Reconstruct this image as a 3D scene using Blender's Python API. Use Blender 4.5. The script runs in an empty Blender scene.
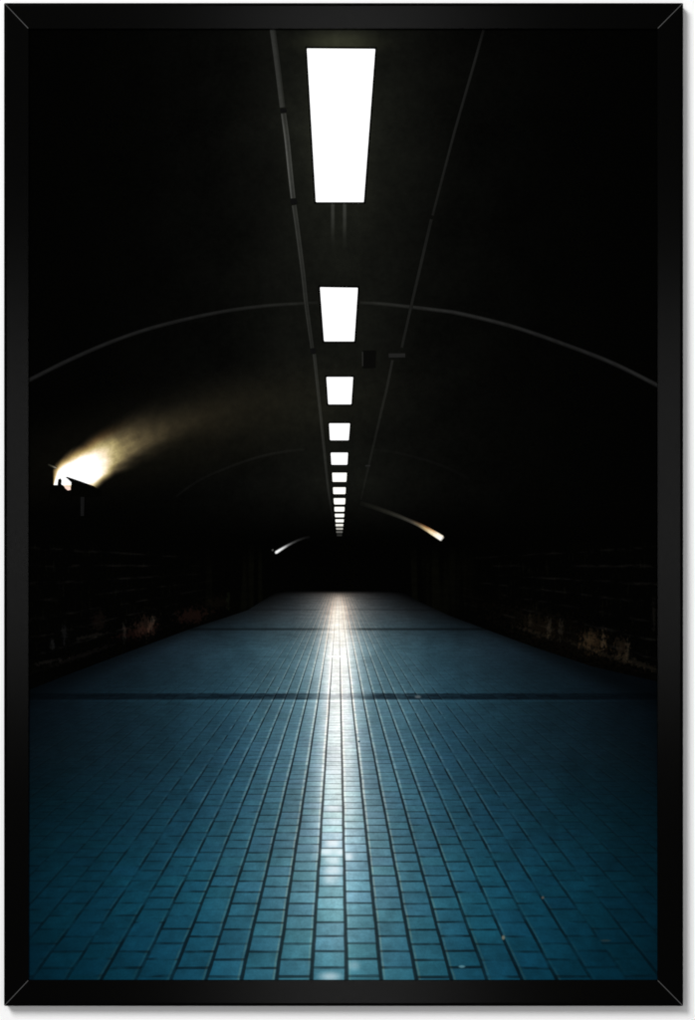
import bpy, bmesh, math, random
from mathutils import Vector, noise

random.seed(7)
S = bpy.context.scene
COL = S.collection

# ------------------------------------------------------------------ helpers
def mm(x, y, d=0.0):
    """picture millimetres (x right, y down) and depth off the wall -> metres"""
    return Vector(((x - 347.5) / 1000.0, -d / 1000.0, (510.0 - y) / 1000.0))

def lin(c):
    c = max(0.0, c)
    return c / 12.92 if c <= 0.04045 else ((c + 0.055) / 1.055) ** 2.4

def link(name, me, mat, parent=None):
    o = bpy.data.objects.new(name, me)
    COL.objects.link(o)
    if mat is not None:
        me.materials.append(mat)
    if parent is not None:
        o.parent = parent
    return o

def mesh(verts, faces, cols=None, smooth=False):
    me = bpy.data.meshes.new('mesh')
    me.from_pydata([tuple(v) for v in verts], [], faces)
    if cols is not None:
        a = me.color_attributes.new('ink', 'FLOAT_COLOR', 'POINT')
        for i, c in enumerate(cols):
            a.data[i].color = (c[0], c[1], c[2], 1.0)
    if smooth:
        for p in me.polygons:
            p.use_smooth = True
    me.update()
    return me

# ------------------------------------------------------------------ node maths
class N:
    """a float socket in a node tree, with python arithmetic"""
    t = None
    def __init__(s, k): s.k = k
    @staticmethod
    def m(op, *a, clamp=False):
        n = N.t.nodes.new('ShaderNodeMath'); n.operation = op; n.use_clamp = clamp
        for i, v in enumerate(a):
            if isinstance(v, N): N.t.links.new(v.k, n.inputs[i])
            else: n.inputs[i].default_value = float(v)
        return N(n.outputs[0])
    def __add__(s, o): return N.m('ADD', s, o)
    __radd__ = __add__
    def __sub__(s, o): return N.m('SUBTRACT', s, o)
    def __rsub__(s, o): return N.m('SUBTRACT', o, s)
    def __mul__(s, o): return N.m('MULTIPLY', s, o)
    __rmul__ = __mul__
    def __truediv__(s, o): return N.m('DIVIDE', s, o)
    def __rtruediv__(s, o): return N.m('DIVIDE', o, s)

def fl(a): return N.m('FLOOR', a)
def ab(a): return N.m('ABSOLUTE', a)
def mn(a, b): return N.m('MINIMUM', a, b)
def mx(a, b): return N.m('MAXIMUM', a, b)
def gt(a, b): return N.m('GREATER_THAN', a, b)
def sat(a): return N.m('ADD', a, 0.0, clamp=True)
def expn(a): return N.m('EXPONENT', a * -1.0)          # exp(-a)
def sm(a, lo, hi, o0=0.0, o1=1.0):
    n = N.t.nodes.new('ShaderNodeMapRange'); n.interpolation_type = 'SMOOTHSTEP'
    for i, v in enumerate((a, lo, hi, o0, o1)):
        if isinstance(v, N): N.t.links.new(v.k, n.inputs[i])
        else: n.inputs[i].default_value = float(v)
    return N(n.outputs[0])
def lerp(a, b, f): return a + (b - a) * f
def xyz(x, y, z=0.0):
    n = N.t.nodes.new('ShaderNodeCombineXYZ')
    for i, v in enumerate((x, y, z)):
        if isinstance(v, N): N.t.links.new(v.k, n.inputs[i])
        else: n.inputs[i].default_value = float(v)
    return n.outputs[0]
def wn(x, y, ch=None):
    n = N.t.nodes.new('ShaderNodeTexWhiteNoise'); n.noise_dimensions = '2D'
    N.t.links.new(xyz(x, y), n.inputs['Vector'])
    return N(n.outputs['Value'])
def fbm(x, y, scale=1.0, detail=2.0, rough=0.55, z=0.0):
    n = N.t.nodes.new('ShaderNodeTexNoise'); n.noise_dimensions = '3D'
    N.t.links.new(xyz(x, y, z), n.inputs['Vector'])
    n.inputs['Scale'].default_value = scale
    n.inputs['Detail'].default_value = detail
    n.inputs['Roughness'].default_value = rough
    return N(n.outputs[0])
def ramp(f, stops):
    n = N.t.nodes.new('ShaderNodeValToRGB'); e = n.color_ramp.elements
    while len(e) < len(stops): e.new(0.5)
    for i, (p, c) in enumerate(stops):
        e[i].position = p
    for i, (p, c) in enumerate(stops):
        e[i].color = (c[0] / 255, c[1] / 255, c[2] / 255, 1)
    N.t.links.new(f.k, n.inputs[0])
    s = N.t.nodes.new('ShaderNodeSeparateColor'); N.t.links.new(n.outputs[0], s.inputs[0])
    return [N(s.outputs[i]) for i in range(3)]
def clerp(a, b, f): return [lerp(a[i], b[i], f) for i in range(3)]
def cmul(a, f): return [c * f for c in a]
def cadd(a, k, f): return [a[i] + f * (k[i] / 255.0) for i in range(3)]
def cto(a, k, f): return [lerp(a[i], k[i] / 255.0, f) for i in range(3)]

INK = 0.93          # paper white: albedo of an unprinted spot
def ink_out(rgb, mat):
    """tone values (0..1) -> reflectance of the ink, on a matt paper"""
    t = N.t
    out = []
    for c in rgb:
        c = sat(c)
        hi = N.m('POWER', (c + 0.055) / 1.055, 2.4)
        lo = c / 12.92
        out.append(mx(mn(lo, 0.00314), hi * gt(c, 0.0405)) * INK)
    cc = t.nodes.new('ShaderNodeCombineColor')
    for i in range(3): t.links.new(out[i].k, cc.inputs[i])
    finish(t, cc.outputs[0])

def finish(t, colour):
    b = t.nodes.new('ShaderNodeBsdfPrincipled')
    b.inputs['Roughness'].default_value = 0.9
    b.inputs['Specular IOR Level'].default_value = 0.0
    t.links.new(colour, b.inputs['Base Color'])
    o = t.nodes.new('ShaderNodeOutputMaterial')
    t.links.new(b.outputs[0], o.inputs[0])

def new_mat(name):
    m = bpy.data.materials.new(name); m.use_nodes = True
    m.node_tree.nodes.clear(); N.t = m.node_tree
    return m
def pxpy():
    tc = N.t.nodes.new('ShaderNodeTexCoord')
    s = N.t.nodes.new('ShaderNodeSeparateXYZ'); N.t.links.new(tc.outputs['Object'], s.inputs[0])
    return N(s.outputs[0]) * 1000.0 + 347.5, 510.0 - N(s.outputs[2]) * 1000.0

def blob(px, py, cx, cy, rx, ry, ang=0.0, soft=0.6, nz=None, k=0.9):
    """soft elliptical patch, its edge broken up by a noise"""
    c, s = math.cos(ang), math.sin(ang)
    dx, dy = px - cx, py - cy
    u = (dx * c + dy * s) / rx
    v = (dy * c - dx * s) / ry
    d = N.m('SQRT', u * u + v * v)
    if nz is not None: d = d + (nz - 0.5) * (2 * k)
    return sm(d, 1.0 - soft, 1.0 + soft, 1.0, 0.0)

# ------------------------------------------------------------------ inks
def vault_base(px, py):
    """the barely lit masonry round the row of lamps"""
    t = ab(px - 339.0)
    up = sm(py, 480, 545, 1.0, 0.0)
    g = expn(t * t / 5200.0) * up
    near = expn(ab(py - 130.0) / 130.0)
    grain = fbm(px, py, 0.09, 3.0, 0.65)
    grain2 = fbm(px, py, 0.02, 2.0, 0.5, 3.0)
    fine = fbm(px, py, 0.45, 2.0, 0.7, 9.0)
    base = 1.8 + g * (6.5 + near * 15.0) * (grain * 0.7 + 0.65) + expn(t * t / 26000.0) * up * grain2 * 11.0
    base = base + (fine - 0.45) * 3.0 + (fbm(px, py, 0.13, 3.0, 0.7, 15.0) - 0.46) * 9.0 * expn(t * t / 30000.0) * up
    r = [base * 0.96 / 255, base * 1.0 / 255, base * 0.82 / 255]
    # halo hugging the tubes
    wash = blob(px, py, 190, 432, 150, 34, -0.22, 0.95) * (grain * 0.9 + 0.5)
    r = cadd(r, (9, 8, 5), wash)
    h = sm(t, 8, 44, 1.0, 0.0) * sm(py, 28, 60, 0.6, 1.0) * sm(py, 190, 215, 1.0, 0.0)
    r = cadd(r, (9, 9, 7), h)
    return r

def mat_vault():
    m = new_mat('ink_of_the_dark_vault')
    px, py = pxpy()
    r = vault_base(px, py)
    glow_top = blob(px, py, 342, 42, 38, 9, 0, 0.9)
    r = cadd(r, (15, 15, 10), glow_top)
    # two streaks of light behind each luminaire
    for (x, y0, y1, v) in ((332.7, 203, 250, 24), (344.6, 203, 252, 26), (335.6, 342, 353, 22), (343.4, 342, 353, 22)):
        k = sm(ab(px - x), 0.8, 2.6, 1.0, 0.0) * sm(py, y0 - 1, y0 + 2) * sm(py, y0 + 6, y1, 1.0, 0.0)
        r = cadd(r, (v, v, v), k)
    ink_out(r, m)
    return m

def mat_walls():
    m = new_mat('ink_of_the_side_walls')
    px, py = pxpy()
    r = vault_base(px, py)
    # masonry courses of the side walls, running to the vanishing point
    side = ab(px - 338.1)
    h_ = (py - 566.0) / mx(side, 5.0)
    onwall = sm(side, 105, 190) * sm(h_, -0.10, -0.04) * sm(h_, 0.33, 0.36, 1.0, 0.0)
    rows = h_ * 17.0
    fr = rows - fl(rows)
    line = sm(mn(fr, 1.0 - fr), 0.0, 0.14, 1.0, 0.0)
    brk = fbm(px * 0.05, py * 0.16, 1.0, 3.0, 0.6, 5.0)
    r = cadd(r, (10, 9, 8), line * onwall * sm(brk, 0.44, 0.66))
    perp = fbm(px * 0.5, py * 0.05, 1.0, 2.0, 0.6, 2.0)
    r = cadd(r, (5, 5, 3), onwall * sm(perp, 0.55, 0.75) * sm(brk, 0.4, 0.6))
    # pilasters near the far end
    pil = fbm(px * 0.11, py * 0.004, 1.0, 1.0, 0.5, 7.0)
    r = cadd(r, (4, 4, 2), brk * 1.4 * sm(pil, 0.50, 0.64) * sm(side, 62, 75) * sm(side, 150, 110, 0.0, 1.0) * sm(py, 540, 570) * sm(py, 625, 600, 0.0, 1.0))
    # flaking plaster along the foot of the walls
    n1 = fbm(px, py, 0.30, 4.0, 0.7, 1.0)
    n2 = fbm(px, py * 0.55, 0.42, 3.0, 0.7, 4.0)
    for (x, y, rx, ry, a, c, nz) in (
        (530.5, 621, 2.0, 6, 0, (42, 34, 25), n2), (549, 628, 2.3, 8, 0, (80, 72, 58), n2), (561, 629.5, 2.1, 8, 0, (74, 66, 52), n2),
        (594, 642, 11, 9, 0.2, (96, 68, 40), n2), (590, 639, 5, 6, 0, (54, 45, 30), n1), (603, 641, 2.2, 9, 0, (88, 76, 58), n2),
        (622, 649, 6, 10, 0, (70, 52, 34), n2), (628, 648, 1.8, 8, 0, (66, 58, 45), n2), (540, 627, 16, 8, 0.25, (26, 18, 10), n1),
        (640, 664, 24, 2.4, 0.36, (54, 46, 33), n1), (600, 653, 32, 2.2, 0.34, (44, 36, 25), n1), (538, 634, 16, 1.8, 0.3, (40, 34, 26), n1),
        (654, 616, 1.6, 12, 0, (40, 36, 30), n2), (560, 636, 60, 16, 0.36, (13, 9, 5), n1),
        (192, 615, 14, 6.5, -0.12, (62, 30, 22), n1), (124, 632, 1.6, 8, 0, (66, 62, 54), n2), (145, 627, 9, 8, -0.2, (76, 50, 38), n2),
        (137, 632, 15, 5, -0.2, (50, 22, 17), n1), (151, 624, 1.8, 8, 0.3, (78, 70, 58), n2), (52, 644, 2.0, 4, 0, (62, 62, 62), n2),
        (64, 634, 2.2, 8, 0, (42, 42, 44), n2), (98, 622, 6, 8, 0, (30, 19, 15), n1), (48, 662, 14, 1.6, -0.2, (42, 37, 34), n1),
        (88, 637, 14, 1.5, -0.2, (42, 38, 33), n1), (80, 656, 26, 2.0, -0.33, (22, 18, 17), n1), (228, 601, 1.6, 7, 0, (24, 30, 14), n2),
        (216, 603, 10, 5, 0, (18, 12, 7), n1)):
        r = cadd(r, c, blob(px, py, x, y, rx, ry, a, 0.5, nz, 2.4) * 0.22)
    ink_out(r, m)
    return m

def mat_floor():
    m = new_mat('ink_of_the_blue_tiles')
    px, py = pxpy()
    dy = mx(py - 568.0, 4.0)
    wob = (fbm(px, py, 0.035, 1.0, 0.5, 6.0) - 0.5) * 0.05
    X = (px - 338.1) / (dy * 0.0852) + wob
    R = 9390.0 / dy
    u = X - 0.237
    c = fl(u); fu = u - c
    odd = c - fl(c * 0.5) * 2.0
    jit = (wn(c, 3.7) - 0.5) * 0.07
    v = R - 0.966 + odd * 0.5 + jit + (fu - 0.5) * (wn(c, fl(R)) - 0.5) * 0.06
    row = fl(v); fv = v - row
    t = ab(px - 338.4)
    T = t / 330.0
    F = 1.0 / 330.0
    def rp(*st): return ramp(T, [(d * F, k) for d, k in st])
    keys = [
        (592.5, rp((0, (62, 58, 55)), (20, (44, 42, 42)), (45, (22, 23, 24)), (66, (8, 8, 8)), (100, (2, 2, 2)))),
        (598, rp((0, (176, 164, 156)), (7, (128, 122, 118)), (18, (76, 76, 77)), (50, (38, 42, 46)), (75, (18, 20, 22)), (110, (5, 6, 7)))),
        (612, rp((0, (255, 248, 240)), (5, (240, 226, 216)), (11, (158, 154, 152)), (22, (96, 102, 106)), (45, (56, 64, 70)), (90, (27, 33, 38)), (120, (12, 14, 17)))),
        (650, rp((0, (255, 255, 255)), (8, (252, 254, 255)), (15, (184, 200, 208)), (26, (116, 142, 154)), (48, (72, 102, 116)), (95, (42, 68, 82)), (160, (28, 45, 57)), (210, (16, 26, 35)), (270, (8, 12, 18)))),
        (700, rp((0, (246, 250, 254)), (9, (230, 237, 244)), (19, (156, 182, 195)), (36, (94, 130, 147)), (70, (66, 101, 118)), (110, (42, 76, 94)), (170, (28, 54, 68)), (230, (18, 36, 47)), (280, (10, 20, 28)), (318, (5, 11, 17)))),
        (755, rp((0, (222, 232, 238)), (12, (202, 217, 226)), (24, (126, 160, 178)), (44, (84, 127, 150)), (80, (58, 101, 124)), (110, (40, 80, 103)), (160, (28, 62, 80)), (230, (18, 41, 54)), (280, (12, 28, 37)), (318, (7, 17, 24)))),
        (810, rp((0, (202, 220, 229)), (15, (172, 198, 211)), (32, (110, 156, 178)), (60, (70, 122, 148)), (100, (46, 97, 124)), (150, (28, 74, 98)), (230, (14, 48, 64)), (285, (8, 33, 44)), (318, (5, 24, 33)))),
        (880, rp((0, (132, 178, 198)), (15, (112, 164, 186)), (26, (96, 152, 176)), (50, (76, 133, 158)), (80, (52, 110, 136)), (140, (26, 81, 106)), (200, (14, 59, 80)), (260, (8, 42, 57)), (318, (4, 28, 39)))),
        (978, rp((0, (64, 128, 151)), (30, (58, 121, 146)), (70, (44, 105, 131)), (130, (23, 79, 104)), (190, (12, 58, 80)), (260, (5, 41, 57)), (318, (3, 30, 43)))),
    ]
    col = keys[0][1]
    for i in range(1, len(keys)):
        f = N.m('ADD', (py - keys[i - 1][0]) / (keys[i][0] - keys[i - 1][0]), 0.0, clamp=True)
        col = clerp(col, keys[i][1], f)
    sd = sm(t, 60, 210) * sm(py, 900, 760)
    lum = (1.0 - sd * 0.18) * lerp(0.90, 1.0, sm(py, 800, 900)) * lerp(1.0, 1.11, sm(t, 40, 10)) * sm(t + (620.0 - py) * 1.6, 40, 125, 1.0, lerp(0.45, 1.0, sm(py, 596, 640)))
    mid = sm(py, 690, 860) * sm(t, 330, 30) * sm(col[1], 0.82, 0.50)
    col = [col[0] * lum * lerp(0.985, 0.97, mid), col[1] * lum * lerp(0.985, 0.872, mid), col[2] * lum * lerp(0.96, 0.825, mid)]
    near = sm(py, 640, 900)                    # 0 far, 1 near the lens
    # glaze differs from tile to tile
    a = wn(c, row); b = wn(c + 31.3, row + 7.1); d = wn(c + 5.7, row + 91.0)
    amp = near * 0.05 + 0.04
    col = cmul(col, 1.0 + (a - 0.5) * amp)
    blue = (b - 0.5) * (near * 0.025 + 0.015)
    col = [col[0] * (1.0 + blue * 0.6), col[1] * (1.0 - blue * 0.5), col[2] * (1.0 + blue * 0.55)]
    # cloudy reflection inside a tile and grain of the print
    cl = fbm(X * 2.2, R * 1.3, 1.0, 3.0, 0.6)
    col = cmul(col, 1.0 + (cl - 0.5) * (near * 0.30 + 0.10))
    st = fbm(px * 0.05, py * 0.50, 1.0, 3.0, 0.65, 2.0)
    col = cmul(col, 1.0 + (st - 0.5) * sm(py, 870, 720, 0.16, 0.42))
    sp = fbm(px, py, 0.55, 2.0, 0.7, 8.0)
    col = cmul(col, 1.0 + (sp - 0.5) * 0.24)
    mott = fbm(px, py, 0.045, 2.0, 0.5, 12.0)
    col = cmul(col, 1.0 + (mott - 0.5) * 0.30)
    # wet glints on single tiles near the axis
    gl = sm(ab(X + 0.15), 0.55, 1.0, 1.0, 0.0) * sm(py, 740, 800) * sm(py, 915, 860, 0.0, 1.0)
    gn = fbm(X * 1.7, R * 0.55, 1.0, 2.0, 0.5, 21.0)
    d2 = wn(c + 11.1, row + 3.3)
    hump = sm(fu, 0.05, 0.45) * sm(fu, 0.97, 0.6) * sm(fv, 0.0, 0.5, 0.35, 1.0)
    glint = gl * sm(gn * 0.6 + d2 * 0.55, 0.42, 0.85) * hump * lerp(0.45, 1.0, sm(X, 0.4, -0.1))
    col = cto(col, (238, 245, 248), glint * 0.75)
    for (x, y, rx, ry, k) in ((325, 852, 5, 3, 0.75), (340.5, 852.5, 3, 3, 0.85), (348.5, 857, 3.2, 3.4, 0.75), (334, 872, 8, 3, 0.4), (330, 977, 9, 4, 0.55), (354, 966, 5, 4, 0.28)):
        col = cto(col, (228, 240, 246), blob(px, py, x, y, rx, ry, 0, 0.9) * k)
    # joints
    dv = mn(fu, 1.0 - fu)
    dh = mn(fv, 1.0 - fv)
    ax = ab(X)
    wjit = (fbm(X * 0.7, R * 0.9, 1.0, 2.0, 0.6, 31.0) - 0.5) * 0.03
    vj = sm(dv + wjit, 0.026, lerp(0.072, 0.088, sm(ax, 4.0, 1.0)), 1.0, 0.0)
    hj = sm(dh + wjit, 0.035, 0.115, 1.0, 0.0)
    fadeH = sm(R, 34, 70, 1.0, 0.30) * sm(ax, 2.5, 9, 1.0, 0.42)
    core = expn(ax * ax / 6.0)
    vk = fbm(X * 0.8, R * 0.45, 1.0, 2.0, 0.6, 77.0)
    fadeV = sm(py, 600, 700, 0.55, 1.0) * lerp(1.0, sm(vk, 0.34, 0.60, 0.10, 1.0), sm(ax, 2.0, 8.0)) * sm(ax, 4.0, 13.0, 1.0, 0.34) * sm(py, 705, 640, 1.0, 0.62)
    hk = lerp(1.0, sm(fbm(X * 0.9, R * 0.9, 1.0, 2.0, 0.6, 40.0), 0.36, 0.60, 0.0, 1.25), sm(ax, 1.0, 6.0, 0.35, 1.0))
    jd = [mn(col[i] * 0.36, k) for i, k in enumerate((0.30, 0.32, 0.33))]
    jd = [mn(jd[i], col[i] * 0.5) + k / 255 for i, k in enumerate((2, 0, 0))]
    col = clerp(col, jd, hj * fadeH * hk * lerp(0.52, 0.72, near))
    outer = lerp(1.0 - fu, fu, gt(X, 0.0))
    lt = sm(outer + wjit, 0.045, 0.085) * sm(outer + wjit, lerp(0.10, 0.13, sm(py, 860, 740)), lerp(0.15, 0.26, sm(py, 860, 740)), 1.0, 0.0)
    lk = sm(ax, 0.3, 1.6, 0.35, 1.0) * sm(ax, 4.5, 12.0, 1.0, 0.14) * sm(fbm(X * 1.0, R * 0.8, 1.0, 2.0, 0.6, 51.0), 0.30, 0.58, 0.35, 1.0)
    far = sm(py, 900, 740)
    lc = [col[0] * 1.25 + lerp(0.09, 0.12, far), col[1] * 1.12 + lerp(0.035, 0.125, far), col[2] * 1.04 + lerp(0.0, 0.125, far)]
    bright = sm(ax, 0.5, 12.0, 1.0, 0.45)
    col = clerp(col, lc, lt * lk * bright * lerp(1.0, sm(vk, 0.36, 0.58, 0.12, 1.0), sm(ax, 2.0, 8.0)) * lerp(0.75, 1.0, far))
    col = clerp(col, [k for k in jd], vj * fadeV * 0.94)
    # bands of dark tiles laid across the floor
    bn = fbm(X * 1.6, R * 0.8, 1.0, 2.0, 0.6, 61.0)
    band = sm(py + (bn - 0.5) * 1.6, 692.8, 694.4) * sm(py, 698.9, 700.4, 1.0, 0.0)
    bk = sm(t, 6, 46, 0.30, 1.0) * (0.55 + bn * 0.6) * lerp(0.75, 1.0, sm(wn(c + 2.2, fl(R)), 0.2, 0.7))
    col = [lerp(col[i], col[i] * k + o, band * bk) for i, (k, o) in enumerate(((0.26, 0.006), (0.28, 0.012), (0.31, 0.018)))]
    lip = sm(ab(py - 701.2), 0.2, 1.1, 1.0, 0.0)
    col = cmul(col, 1.0 + lip * 0.16)
    for (y, w, k, tin) in ((629.3, 1.5, 0.42, 4.0), (609.8, 0.8, 0.20, 2.0), (598.7, 0.7, 0.12, 1.0)):
        bb = sm(ab(py - y), w * 0.45, w, 1.0, 0.0) * sm(t, tin, tin + 26, 0.12, 1.0)
        col = cmul(col, 1.0 - bb * k)
    # glint across the streak
    gx = sm(ab(py - 656.6), 0.5, 1.6, 1.0, 0.0) * sm(ab(px - 335.0), 6.0, 9.0, 1.0, 0.0)
    col = cto(col, (255, 255, 252), gx * 0.9)
    for (x, y, rx, ry, k) in ((503.5, 938, 1.6, 2.2, (120, 120, 105)), (462, 967, 3.2, 1.3, (92, 138, 150)), (543, 898, 1.4, 1.4, (84, 80, 76)), (606, 941, 5, 1.2, (32, 46, 50)), (359, 741.8, 1.1, 0.9, (16, 44, 60)), (418, 697, 3.0, 1.4, (86, 96, 100))):
        col = cto(col, k, blob(px, py, x, y, rx, ry, 0, 0.5) * 0.8)
    # the floor sinks into shadow at the foot of the walls and at the far end
    col = cmul(col, sm(ax + (mott - 0.5) * 2.0, 24.5, 29.5, 1.0, 0.55))
    col = cmul(col, sm(py, 590.6, 594.0, 0.10, 1.0))
    ink_out(col, m)
    return m

def mat_attr():
    m = new_mat('ink_by_vertex_colour')
    px, py = pxpy()
    a = N.t.nodes.new('ShaderNodeAttribute'); a.attribute_name = 'ink'
    s = N.t.nodes.new('ShaderNodeSeparateColor'); N.t.links.new(a.outputs['Color'], s.inputs[0])
    g = fbm(px, py, 0.5, 3.0, 0.65, 1.0)
    k = 1.0 + (g - 0.5) * 0.30
    vb = vault_base(px, py)
    ink_out([N(s.outputs[i]) * k + vb[i] for i in range(3)], m)
    return m

def mat_flat(name, c, var=0.25):
    m = new_mat(name)
    px, py = pxpy()
    g = fbm(px, py, 0.4, 2.0, 0.6)
    k = 1.0 + (g - 0.5) * var
    ink_out([k * (v / 255.0) for v in c], m)
    return m

def mat_frame():
    m = new_mat('satin_black_lacquer')
    t = N.t
    b = t.nodes.new('ShaderNodeBsdfPrincipled')
    tc = t.nodes.new('ShaderNodeTexCoord')
    n = t.nodes.new('ShaderNodeTexNoise'); n.inputs['Scale'].default_value = 240; n.inputs['Detail'].default_value = 3
    t.links.new(tc.outputs['Object'], n.inputs['Vector'])
    r = t.nodes.new('ShaderNodeMapRange'); r.inputs[3].default_value = 0.19; r.inputs[4].default_value = 0.22
    t.links.new(n.outputs[0], r.inputs[0]); t.links.new(r.outputs[0], b.inputs['Roughness'])
    b.inputs['Base Color'].default_value = (0.0006, 0.0006, 0.0005, 1)
    b.inputs['Specular IOR Level'].default_value = 0.025
    bp = t.nodes.new('ShaderNodeBump'); bp.inputs['Strength'].default_value = 0.02; bp.inputs['Distance'].default_value = 0.0002
    t.links.new(n.outputs[0], bp.inputs['Height']); t.links.new(bp.outputs[0], b.inputs['Normal'])
    o = t.nodes.new('ShaderNodeOutputMaterial'); t.links.new(b.outputs[0], o.inputs[0])
    return m

def mat_plain(name, c, rough=0.8, spec=0.1, bump=0.0, scale=60):
    m = new_mat(name); t = N.t
    b = t.nodes.new('ShaderNodeBsdfPrincipled')
    b.inputs['Roughness'].default_value = rough; b.inputs['Specular IOR Level'].default_value = spec
    tc = t.nodes.new('ShaderNodeTexCoord')
    n = t.nodes.new('ShaderNodeTexNoise'); n.inputs['Scale'].default_value = scale; n.inputs['Detail'].default_value = 4
    t.links.new(tc.outputs['Object'], n.inputs['Vector'])
    mixn = t.nodes.new('ShaderNodeMix'); mixn.data_type = 'RGBA'
    mixn.inputs[6].default_value = (c[0] * 0.985, c[1] * 0.985, c[2] * 0.985, 1)
    mixn.inputs[7].default_value = (c[0], c[1], c[2], 1)
    t.links.new(n.outputs[0], mixn.inputs[0]); t.links.new(mixn.outputs[2], b.inputs['Base Color'])
    if bump:
        bp = t.nodes.new('ShaderNodeBump'); bp.inputs['Strength'].default_value = bump; bp.inputs['Distance'].default_value = 0.0004
        t.links.new(n.outputs[0], bp.inputs['Height']); t.links.new(bp.outputs[0], b.inputs['Normal'])
    o = t.nodes.new('ShaderNodeOutputMaterial'); t.links.new(b.outputs[0], o.inputs[0])
    return m

M_vault, M_walls, M_floor, M_attr, M_frame = mat_vault(), mat_walls(), mat_floor(), mat_attr(), mat_frame()
M_wall = mat_plain('white_wall_paint', (0.82, 0.82, 0.82), 0.9, 0.05, 0.05, 300)
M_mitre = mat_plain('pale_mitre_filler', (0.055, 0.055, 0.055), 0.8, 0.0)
M_back = mat_plain('backing_card', (0.10, 0.08, 0.06), 0.9, 0.0)
M_black = mat_flat('ink_black', (3, 3, 2))
M_dark = mat_flat('ink_near_black', (9, 9, 8))

# ------------------------------------------------------------------ wall
wall = link('wall', mesh([mm(-1600, -1400), mm(2300, -1400), mm(2300, 2400), mm(-1600, 2400)], [(3, 2, 1, 0)]), M_wall)
wall['kind'] = 'structure'

# ------------------------------------------------------------------ the framed print
X0, X1, Y0, Y1 = 3.6, 683.6, 2.6, 1006.4        # outer edge of the frame
IX0, IX1, IY0, IY1 = 28.3, 657.7, 28.6, 980.2   # sight edge
DEP = 16.0                                       # how far the frame stands off the wall
PD = 14.4                                        # depth of the print's face

root = bpy.data.objects.new('framed_print', None)
COL.objects.link(root)
base = mm((X0 + X1) / 2, Y1, 0)
root.location = base
root.empty_display_size = 0.1
root['label'] = 'black framed portrait print of a dark tiled tunnel, hanging on the white wall'
root['category'] = 'framed picture'
bpy.context.view_layer.update()
def part(name, me, mat, parent=root):
    o = link(name, me, mat, parent)
    if parent is root: o.location = -base       # part meshes are drawn in wall coordinates
    return o

# rails: a profile swept along each side and mitred at both ends
def rail(a, b, ia, ib):
    """outer corner a->b, inner (sight) corners ia->ib"""
    prof = [(0.0, 1.0), (0.0, DEP - 2.2), (0.012, DEP - 1.2), (0.035, DEP - 0.5), (0.08, DEP - 0.1), (0.13, DEP),
            (0.995, DEP), (1.0, DEP - 0.12), (1.0, PD - 0.9), (0.8, PD - 0.9), (0.8, 1.0)]
    gap = 0.35
    vs, n = [], len(prof)
    dirx, diry = b[0] - a[0], b[1] - a[1]
    L = math.hypot(dirx, diry); dirx /= L; diry /= L
    SEG = 12
    for k in range(SEG + 1):
        f = k / SEG
        for (q, d) in prof:
            pa = (a[0] + (ia[0] - a[0]) * q + dirx * gap, a[1] + (ia[1] - a[1]) * q + diry * gap)
            pb = (b[0] + (ib[0] - b[0]) * q - dirx * gap, b[1] + (ib[1] - b[1]) * q - diry * gap)
            vs.append(mm(pa[0] + (pb[0] - pa[0]) * f, pa[1] + (pb[1] - pa[1]) * f, d))
    fs = []
    for k in range(SEG):
        for j in range(n):
            j2 = (j + 1) % n
            fs.append((k * n + j, k * n + j2, (k + 1) * n + j2, (k + 1) * n + j))
    fs.append(tuple(range(n))); fs.append(tuple(SEG * n + j for j in reversed(range(n))))
    me = mesh(vs, fs)
    bm = bmesh.new(); bm.from_mesh(me); bmesh.ops.recalc_face_normals(bm, faces=bm.faces); bm.to_mesh(me); bm.free()
    return me
oc = [(X0, Y0), (X1, Y0), (X1, Y1), (X0, Y1)]
ic = [(IX0, IY0), (IX1, IY0), (IX1, IY1), (IX0, IY1)]
rails = []
for i in range(4):
    j = (i + 1) % 4
    rails.append(part('frame_rail', rail(oc[i], oc[j], ic[i], ic[j]), M_frame))
# filler showing in the mitres
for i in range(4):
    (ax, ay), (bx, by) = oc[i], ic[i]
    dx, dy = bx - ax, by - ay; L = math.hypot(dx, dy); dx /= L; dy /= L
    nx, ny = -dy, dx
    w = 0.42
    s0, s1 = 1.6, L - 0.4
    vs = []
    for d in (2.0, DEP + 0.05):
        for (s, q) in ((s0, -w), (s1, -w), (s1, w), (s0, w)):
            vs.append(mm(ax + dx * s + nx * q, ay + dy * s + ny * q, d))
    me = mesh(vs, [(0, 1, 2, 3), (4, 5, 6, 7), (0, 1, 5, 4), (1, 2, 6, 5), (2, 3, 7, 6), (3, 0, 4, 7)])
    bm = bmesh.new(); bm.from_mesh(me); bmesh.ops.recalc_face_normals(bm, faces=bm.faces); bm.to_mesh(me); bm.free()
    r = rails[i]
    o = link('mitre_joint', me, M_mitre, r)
# backing card
def slab(x0, y0, x1, y1, d0, d1):
    vs = [mm(x, y, d) for d in (d0, d1) for (x, y) in ((x0, y0), (x1, y0), (x1, y1), (x0, y1))]
    me = mesh(vs, [(0, 1, 2, 3), (4, 5, 6, 7), (0, 1, 5, 4), (1, 2, 6, 5), (2, 3, 7, 6), (3, 0, 4, 7)])
    bm = bmesh.new(); bm.from_mesh(me); bmesh.ops.recalc_face_normals(bm, faces=bm.faces); bm.to_mesh(me); bm.free()
    return me
part('backing_board', slab(25.5, 25.8, 660.5, 983.0, 3.0, PD - 2.0), M_back)

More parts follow.
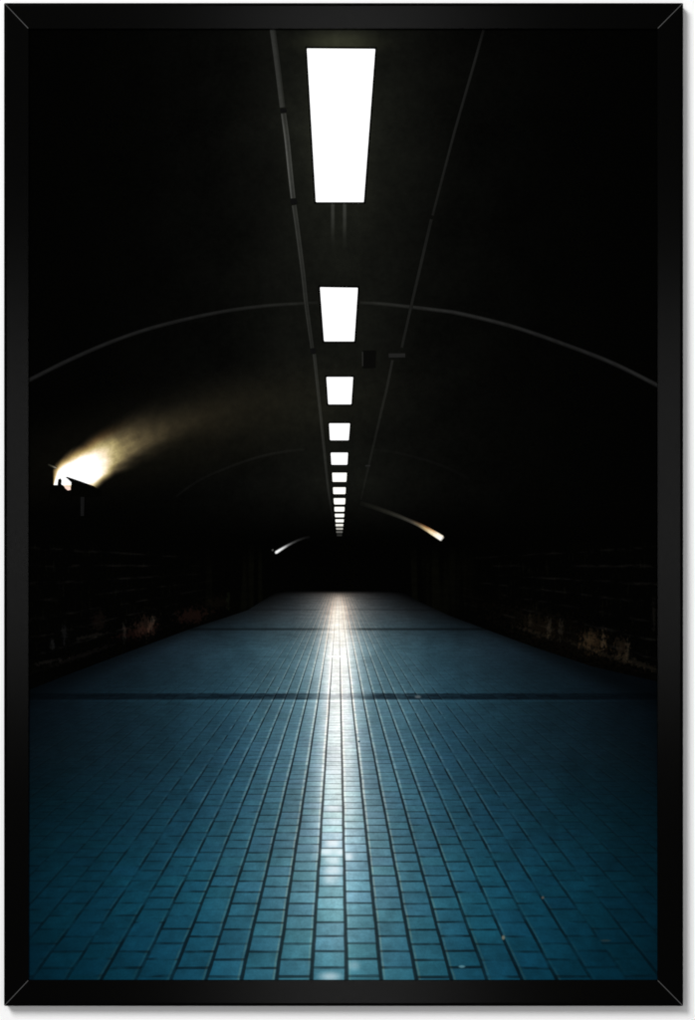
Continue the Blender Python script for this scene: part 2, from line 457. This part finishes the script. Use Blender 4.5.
def flat(pts, d, cols=None, faces=None):
    vs = [mm(x, y, d) for x, y in pts]
    fs = faces or [tuple(range(len(pts)))]
    me = mesh(vs, fs, cols)
    bm = bmesh.new(); bm.from_mesh(me)
    for f in bm.faces:
        f.normal_update()
        if f.normal.y > 0: f.normal_flip()
    bm.to_mesh(me); bm.free()
    return me
def ink(name, me, mat): return link(name, me, mat, sheet)
sheet = part('print', slab(25.5, 25.8, 660.5, 983.0, PD - 1.6, PD - 0.95), M_vault)
D = PD - 0.95
L1, L2, L3, L4, L5 = D + 0.10, D + 0.20, D + 0.30, D + 0.40, D + 0.50

# side walls of the tunnel
ink('tunnel_wall', flat([(26.5, 530), (278, 530), (278, 592), (255, 612), (190, 636), (125, 660), (62, 684), (26.5, 698)], D + 0.05), M_walls)
ink('tunnel_wall', flat([(402, 530), (659.5, 530), (659.5, 696), (592, 676), (535, 656), (449, 624), (402, 592)], D + 0.05), M_walls)
# tiled floor of the tunnel
edge_l = [(279, 591), (262, 601), (247, 610.5), (188, 629.8), (125, 653.2), (62, 677), (27, 690.5)]
edge_r = [(657, 690), (657, 681.5), (592, 666.5), (535, 647.5), (490, 631), (449, 615.5), (420, 602), (401, 591)]
fl_pts = edge_l + [(27, 982), (659, 982), (659, 690)] + edge_r[1:]
ink('tiled_floor', flat(fl_pts, L1), M_floor)

# strips of ink: centre line, half width, colour, with soft flanks
def strip(name, pts, d, soft=0.8, mat=None, base=(0, 0, 0)):
    """pts: (x, y, half width, colour left flank, colour centre, colour right flank)"""
    vs, cs, fs = [], [], []
    n = len(pts)
    for i, (x, y, w, cl, cc, cr) in enumerate(pts):
        x0, y0 = pts[max(i - 1, 0)][:2]; x1, y1 = pts[min(i + 1, n - 1)][:2]
        dx, dy = x1 - x0, y1 - y0; L = math.hypot(dx, dy) or 1
        nx, ny = -dy / L, dx / L
        for q, c in ((-(w + soft), base), (-w, cl), (0, cc), (w, cr), (w + soft, base)):
            vs.append((x + nx * q, y + ny * q)); cs.append([v / 255 for v in c])
    for i in range(n - 1):
        for j in range(4):
            a = i * 5 + j
            fs.append((a, a + 1, a + 6, a + 5))
    return ink(name, flat(vs, d, cs, fs), M_attr)
def dens(pts, step=6.0):
    """resample a list of tuples along x,y with smooth interpolation"""
    out = []
    for i in range(len(pts) - 1):
        a, b = pts[i], pts[i + 1]
        L = math.hypot(b[0] - a[0], b[1] - a[1]); k = max(1, int(L / step))
        p0 = pts[max(i - 1, 0)]; p3 = pts[min(i + 2, len(pts) - 1)]
        for j in range(k):
            f = j / k
            def cr(m):
                return 0.5 * ((2 * a[m]) + (b[m] - p0[m]) * f + (2 * p0[m] - 5 * a[m] + 4 * b[m] - p3[m]) * f * f + (3 * a[m] - p0[m] - 3 * b[m] + p3[m]) * f ** 3)
            out.append((cr(0), cr(1)) + tuple(a[m] + (b[m] - a[m]) * f for m in range(2, len(a))))
    out.append(tuple(pts[-1]))
    return out
def g(v, t=(1, 1, 1)): return (v * t[0], v * t[1], v * t[2])

# ribs of the vault
rib1 = [(27, 381, 1.5, 34), (68.9, 360, 1.5, 33), (113.5, 340.8, 1.4, 31), (158.2, 326, 1.4, 30), (216.5, 312.6, 1.3, 29), (263, 306, 1.2, 27), (301, 303.3, 1.0, 20), (318, 302.5, 1.0, 8)]
rib1b = [(360, 302.6, 1.0, 14), (380, 303.6, 1.2, 26), (408.5, 306.6, 1.3, 34), (440, 310.4, 1.4, 38), (461.5, 313.8, 1.5, 40), (514.4, 327, 1.5, 37), (571.7, 346.9, 1.5, 36), (615.8, 364.4, 1.6, 40), (660, 386.5, 1.6, 42)]
for pts in (rib1, rib1b):
    dd = dens(pts)
    strip('vault_rib', [(x, y, w, g(v * 0.58), g(v * (0.58 + 0.26 * random.random())), g(v * 0.35)) for x, y, w, v in dd], L1, 1.0)
rib2 = [(176, 497, 0.8, 5), (186, 489, 0.8, 12), (204, 478, 0.8, 7), (232, 466, 0.9, 13), (250, 459.5, 0.9, 17), (268, 454.6, 0.9, 17), (288, 451, 0.9, 13), (305, 449.5, 0.8, 6)]
strip('vault_rib', [(x, y, w, g(v * .4), g(v * .45), g(v * 0.25)) for x, y, w, v in dens(rib2)], L1, 0.9)
rib2r = [(372, 449.5, 0.8, 4), (400, 453.5, 0.9, 10), (440, 465, 0.9, 9), (470, 479, 0.9, 4)]
strip('vault_rib', [(x, y, w, g(v * .3), g(v * .3), g(v * 0.2)) for x, y, w, v in dens(rib2r)], L1, 0.9)

# conduits running along the crown
def conduit(pts, l, c, r, d=L2, soft=0.7):
    strip('ceiling_conduit', [(x, y, w, g(v * r * 0.60), g(v * c * 0.58), g(v * l * 0.60)) for x, y, w, v in dens(pts, 5)], d, soft)
conduit([(272.2, 26, 2.6, 50), (277.5, 66, 2.5, 52), (282.4, 107.0, 2.4, 50)], 1.0, 0.95, 0.42)
conduit([(283.4, 113, 2.2, 66), (287, 140, 2.2, 92), (290, 170, 2.1, 100), (293, 198, 2.0, 84)], 1.15, 0.42, 0.70)
conduit([(294.0, 205, 1.9, 62), (298.5, 238, 1.8, 58), (303.3, 276, 1.7, 50), (306.2, 304, 1.6, 46), (312.2, 348, 1.4, 42)], 1.0, 0.5, 0.8)
conduit([(314.2, 354, 1.3, 44), (320.8, 417, 1.0, 42), (324.4, 452, 0.9, 40), (328.2, 488, 0.8, 34), (330.8, 505, 0.7, 22), (333.0, 520, 0.5, 10)], 1.0, 0.7, 0.8)
conduit([(484.6, 26, 1.0, 14), (476.9, 54.3, 1.0, 33), (465.8, 93, 1.0, 30), (454.8, 131.5, 1.0, 31), (444, 172, 0.9, 27), (432.8, 215.3, 0.9, 22)], 1.0, 1.0, 0.7)
conduit([(431.5, 219, 1.1, 22), (422, 260, 1.1, 28), (412.9, 299, 1.0, 28), (407, 325, 0.9, 26), (401.9, 347.6, 0.9, 24)], 1.0, 0.9, 0.9)
conduit([(392.6, 360, 0.9, 28), (387, 388, 0.9, 24), (382, 409, 0.9, 21), (375.5, 437, 0.8, 19), (368.8, 466, 0.8, 16), (361, 500, 0.6, 6)], 1.0, 0.9, 0.9)
# clamps on the left conduit
def quad(name, p, d, mat): return ink(name, flat(p, d), mat)
M_clip = mat_flat('ink_clip', (13, 13, 13)); M_box = mat_flat('ink_box_grey', (30, 30, 29)); M_boxd = mat_flat('ink_box_dark', (8, 8, 7)); M_line = mat_flat('ink_box_edge', (36, 36, 34))
quad('conduit_clamp', [(280.3, 108.4), (285.9, 107.8), (286.4, 111.6), (280.9, 112.3)], L3, M_clip)
quad('conduit_clamp', [(290.4, 199.2), (296.6, 198.6), (297.1, 203.4), (291.0, 204.0)], L3, M_clip)
quad('conduit_clamp', [(310.2, 348.6), (315.2, 348.2), (315.8, 353), (310.8, 353.6)], L3, M_clip)
quad('junction_box', [(388.7, 353.4), (405.4, 353.2), (405.2, 357.2), (388.9, 357.4)], L3, M_box)
quad('junction_box', [(362.5, 350.6), (376.0, 350.2), (375.4, 367.6), (362.8, 368.2)], L3, M_boxd)
quad('box_edge', [(362.0, 351.5), (363.2, 351.5), (363.2, 366), (362.1, 366)], L4, M_line)
quad('junction_box', [(365.4, 465.0), (370.4, 464.9), (370.3, 466.5), (365.5, 466.6)], L3, mat_flat('ink_box_faint', (32, 32, 31)))

# luminaires along the crown of the vault
M_light = [mat_flat('ink_of_lit_panel', (255, 255, 255), 0.0), mat_flat('ink_of_lit_panel_warm', (255, 254, 246), 0.0)]
lights = [
    ((306.8, 48.0), (375.3, 48.5), (363.8, 201.9), (315.8, 201.9), 0), ((319.9, 287.0), (357.9, 287.6), (354.3, 341.2), (324.0, 341.2), 0),
    ((326.4, 376.9), (353.1, 376.9), (351.3, 404.2), (328.2, 404.2), 0), ((329.0, 423.3), (350.0, 423.3), (348.7, 440.2), (330.0, 440.2), 0),
    ((330.7, 452.6), (348.0, 452.6), (347.3, 464.7), (331.4, 464.7), 0), ((332.1, 472.7), (346.9, 472.7), (346.3, 481.8), (332.6, 481.8), 1),
    ((332.9, 487.3), (345.8, 487.3), (345.4, 494.1), (333.3, 494.1), 1), ((333.6, 498.2), (345.4, 498.2), (345.0, 504.4), (334.1, 504.4), 1),
    ((334.3, 506.9), (344.6, 506.9), (344.3, 511.6), (334.6, 511.6), 1), ((334.8, 513.8), (344.2, 513.8), (344.0, 517.2), (335.1, 517.2), 1),
    ((335.3, 519.3), (343.8, 519.3), (343.6, 522.3), (335.6, 522.3), 1), ((335.6, 524.0), (343.3, 524.0), (343.1, 526.3), (335.8, 526.3), 2),
    ((336.0, 527.8), (343.0, 527.8), (342.8, 529.8), (336.2, 529.8), 3), ((336.2, 531.1), (342.5, 531.1), (342.4, 533.0), (336.4, 533.0), 4),
    ((336.8, 534.3), (342.0, 534.3), (341.8, 536.2), (337.0, 536.2), 5)]
M_light += [mat_flat('ink_of_far_panel', (232, 230, 222), 0.1), mat_flat('ink_of_farther_panel', (165, 163, 156), 0.1), mat_flat('ink_of_dim_panel', (92, 91, 87), 0.1), mat_flat('ink_of_faint_panel', (40, 40, 38), 0.1)]
def rounded(q, r):
    out = []
    for i in range(4):
        p, a, b = q[i], q[i - 1], q[(i + 1) % 4]
        def toward(t):
            L = math.hypot(t[0] - p[0], t[1] - p[1]); return (p[0] + (t[0] - p[0]) / L * r, p[1] + (t[1] - p[1]) / L * r)
        s, e = toward(a), toward(b)
        for f in (0, 0.33, 0.67, 1):
            out.append(tuple((1 - f) ** 2 * s[m] + 2 * f * (1 - f) * p[m] + f * f * e[m] for m in range(2)))
    return out
for *q, k in lights:
    # dark housing around the lit panel
    hgt = q[2][1] - q[0][1]; wid = q[1][0] - q[0][0]
    e = min(1.6, wid * 0.05)
    if hgt > 4:
        hs = [(q[0][0] - e, q[0][1] - e * 1.2), (q[1][0] + e, q[1][1] - e * 1.2), (q[2][0] + e, q[2][1] + e), (q[3][0] - e, q[3][1] + e)]
        quad('light_housing', hs, L2, M_black)
    quad('ceiling_light', rounded(q, min(0.9, 0.2 * hgt)), L3, M_light[k])

# pool of light thrown up the vault by the lamp on the left wall
def interp(tab, r):
    if r <= tab[0][0]: return tab[0][1]
    for (a, va), (b, vb) in zip(tab, tab[1:]):
        if r <= b: return va + (vb - va) * (r - a) / (b - a)
    return tab[-1][1]
def sstep(x, a, b):
    f = min(1, max(0, (x - a) / (b - a))); return f * f * (3 - 2 * f)
def glow():
    ox, oy = 53.0, 486.0
    UP = [(0, 95), (15, 92), (30, 69), (50, 54), (81, 47), (107, 43), (139, 39), (168, 36.5), (230, 33), (330, 30)]
    LO = [(0, -8), (40, -4), (50, 6), (63, 13), (93, 16), (127, 16), (158, 15), (230, 13), (330, 12)]
    INT = [(0, 1.45), (34, 1.35), (46, 1.12), (54, 0.92), (62, 0.72), (70, 0.54), (82, 0.36), (97, 0.25), (115, 0.175), (135, 0.125), (160, 0.085), (190, 0.056), (240, 0.026), (290, 0.008), (325, 0.0)]
    NR, NT = 120, 70
    vs, cs, fs = [], [], []
    for i in range(NR + 1):
        r = 0.5 + 325 * (i / NR) ** 1.25
        up, lo = interp(UP, r), interp(LO, r)
        pad = 8
        for j in range(NT + 1):
            f = j / NT
            th = (lo - pad) + (up - lo + 2 * pad) * f
            q = (th - lo) / (up - lo)
            x = ox + r * math.cos(math.radians(th)); y = oy - r * math.sin(math.radians(th))
            nz = noise.fractal(Vector((r * 0.022, th * 0.13, 1.0)), 0.9, 2.0, 5)
            nz2 = noise.fractal(Vector((x * 0.12, y * 0.12, 4.0)), 0.8, 2.0, 4)
            wl = 0.22 + 0.38 * sstep(r, 50, 150); wu = 0.40 + 0.34 * sstep(r, 50, 160)
            qq = q + nz * (0.02 + 0.07 * sstep(r, 55, 120))
            pr = sstep(qq, -0.10, wl) * (1 - sstep(qq, 1.0 - wu, 1.10)) * sstep(f, 0, 0.08) * (1 - sstep(f, 0.93, 1))
            v = interp(INT, r) * pr * (1 + 0.17 * nz * sstep(r, 45, 70) + 0.14 * nz2 * sstep(r, 45, 70))
            v = max(0, v)
            # no light left of the bracket
            v *= sstep(x, 51.6, 53.6)
            c = [min(1, v * 1.08), min(1, v * (0.99 - 0.06 * sstep(0.7 - v, 0, 0.6))), min(1, v * (0.66 + 0.30 * sstep(v, 0.45, 1.1)))]
            rim = (1 - sstep(abs(q - 0.95), 0.0, 0.22)) * (1 - sstep(r, 60, 110)) * pr
            c[0] += 0.10 * rim; c[2] -= 0.06 * rim
            vs.append((x, y)); cs.append([max(0.0, k) for k in c])
    for i in range(NR):
        for j in range(NT):
            a = i * (NT + 1) + j
            fs.append((a, a + 1, a + NT + 2, a + NT + 1))
    # nothing of it may lie under the frame's rail
    return vs, cs, fs
gv, gc, gf = glow()
ink('lamp_glow', flat(gv, D + 0.06, gc, gf), M_attr)
# silhouette of the lamp itself
quad('wall_lamp', [(65.2, 477.0), (67.0, 476.8), (80, 481.2), (93.4, 486.0), (101.5, 491.6), (101, 496), (84, 497.5), (71.5, 495), (70.6, 487.5), (71.0, 482.4), (68.6, 480.0)], L3, M_black)
quad('lamp_bracket', [(50.0, 484.9), (57.2, 485.0), (57.4, 482.2), (58.0, 479.2), (60.2, 478.4), (61.2, 480.2), (60.8, 484.2), (63.0, 485.6), (66.4, 489.6), (72, 495.2), (71, 500), (48, 499)], L3, M_black)
quad('lamp_post', [(80.2, 497), (84.0, 497), (83.6, 516), (80.2, 516)], L4, mat_flat('ink_post', (17, 17, 17)))
quad('lamp_spill', [(63.2, 485.3), (66.0, 486.2), (70.2, 486.6), (70.3, 489.8), (67.6, 490.4), (65.0, 488.4)], L4, mat_flat('ink_spill', (236, 205, 190)))
strip('lamp_spill', [(47.6, 464.5, 0.4, g(18), g(22, (1, 1, .7)), g(14)), (51, 466, 0.5, g(40), g(60, (1, .95, .6)), g(30)), (56, 468, 0.5, g(90), g(160, (1, .9, .7)), g(120))], L2, 0.8)

# far lamps raking the vault
W = (255, 252, 240)
strip('lamp_glow', [(443.0, 539.2, 1.92, (120, 118, 112), (150, 146, 140), (120, 115, 105)), (441.6, 538.1, 2.48, (246, 243, 234), (255, 255, 252), (236, 226, 206)), (437.5, 535.5, 2.40, (240, 232, 214), W, (238, 220, 190)),
    (432, 532.2, 2.16, (222, 208, 172), (244, 226, 186), (196, 150, 104)), (426, 528.6, 1.92, (148, 130, 98), (190, 160, 112), (118, 80, 50)), (419, 524.8, 1.60, (76, 70, 58), (104, 90, 68), (60, 44, 32)),
    (410, 520.9, 1.44, (38, 36, 33), (56, 53, 48), (32, 29, 26)), (399, 516.3, 1.60, (25, 25, 22), (38, 37, 33), (24, 23, 20)), (386, 511.6, 1.76, (14, 14, 12), (24, 23, 20), (14, 14, 12)), (373, 507.0, 1.84, (7, 7, 6), (13, 13, 11), (7, 7, 6)), (360, 503, 1.84, (2, 2, 2), (4, 4, 3), (2, 2, 2))], L2, 1.0)
strip('lamp_glow', [(275.0, 553.2, 0.7, g(150), g(190), g(150)), (276.4, 552.3, 1.2, g(215), g(250), g(215)), (280, 550.0, 1.1, g(190), g(245), g(190)), (284, 547.5, 1.0, g(140), g(205), g(140)), (288, 545.2, 0.9, g(75), g(125), g(75)),
    (292, 543.1, 0.9, g(42), g(72), g(42)), (297, 540.7, 0.9, g(22), g(38), g(22)), (303, 538.4, 1.0, g(10), g(18), g(10)), (310, 536.6, 1.0, g(3), g(5), g(3))], L2, 0.8)
quad('wall_lamp', [(271.6, 549.4), (273.4, 549.0), (273.6, 550.8), (271.8, 551.2)], L3, mat_flat('ink_speck', (62, 62, 60)))

# ------------------------------------------------------------------ light
w = bpy.data.worlds.new('World'); S.world = w; w.use_nodes = True
w.node_tree.nodes['Background'].inputs[0].default_value = (1, 1, 1, 1)
w.node_tree.nodes['Background'].inputs[1].default_value = 0.23

def area(name, loc, target, sx, sy, power, shape='RECTANGLE', col=(1, 1, 1)):
    l = bpy.data.lights.new(name, 'AREA'); l.shape = shape; l.size = sx; l.size_y = sy; l.energy = power; l.color = col
    o = bpy.data.objects.new(name, l); COL.objects.link(o); o.location = loc
    o.rotation_euler = (Vector(target) - Vector(loc)).to_track_quat('-Z', 'Y').to_euler()
    return o
# key lamp, high on the left, a long way off
kd = 5.2
area('key_lamp', (-kd * 8.6 / 16, -kd, kd * 11.0 / 16), (0, 0, 0), 2.5, 2.5, 465, 'DISK')
# four lamps added around the viewpoint; each is mirrored as sheen in one rail
FY = -2.75
for nm, x, z, sx, sz, p in (('sheen_lamp', 0.0, 0.98, 0.35, 0.10, 5.2), ('sheen_lamp', 0.0, -0.98, 0.35, 0.10, 5.2), ('sheen_lamp', -0.67, 0.03, 0.10, 0.75, 6.4), ('sheen_lamp', 0.67, 0.03, 0.10, 0.75, 6.4)):
    area(nm, (x, FY, z), (0, 0, 0), sx, sz, p)

# ------------------------------------------------------------------ camera
cam = bpy.data.cameras.new('camera'); co = bpy.data.objects.new('camera', cam); COL.objects.link(co)
DIST = 2.6
co.location = (0, -DIST - DEP / 1000, 0); co.rotation_euler = (math.radians(90), 0, 0)
cam.sensor_fit = 'VERTICAL'; cam.sensor_height = 24.0
cam.lens = 24.0 * DIST / 1.020
cam.clip_start = 0.05; cam.clip_end = 50
S.camera = co

S.render.engine = 'CYCLES'
S.view_settings.view_transform = 'Standard'
S.view_settings.look = 'None'
S.view_settings.exposure = 0.0
S.cycles.filter_width = 1.7
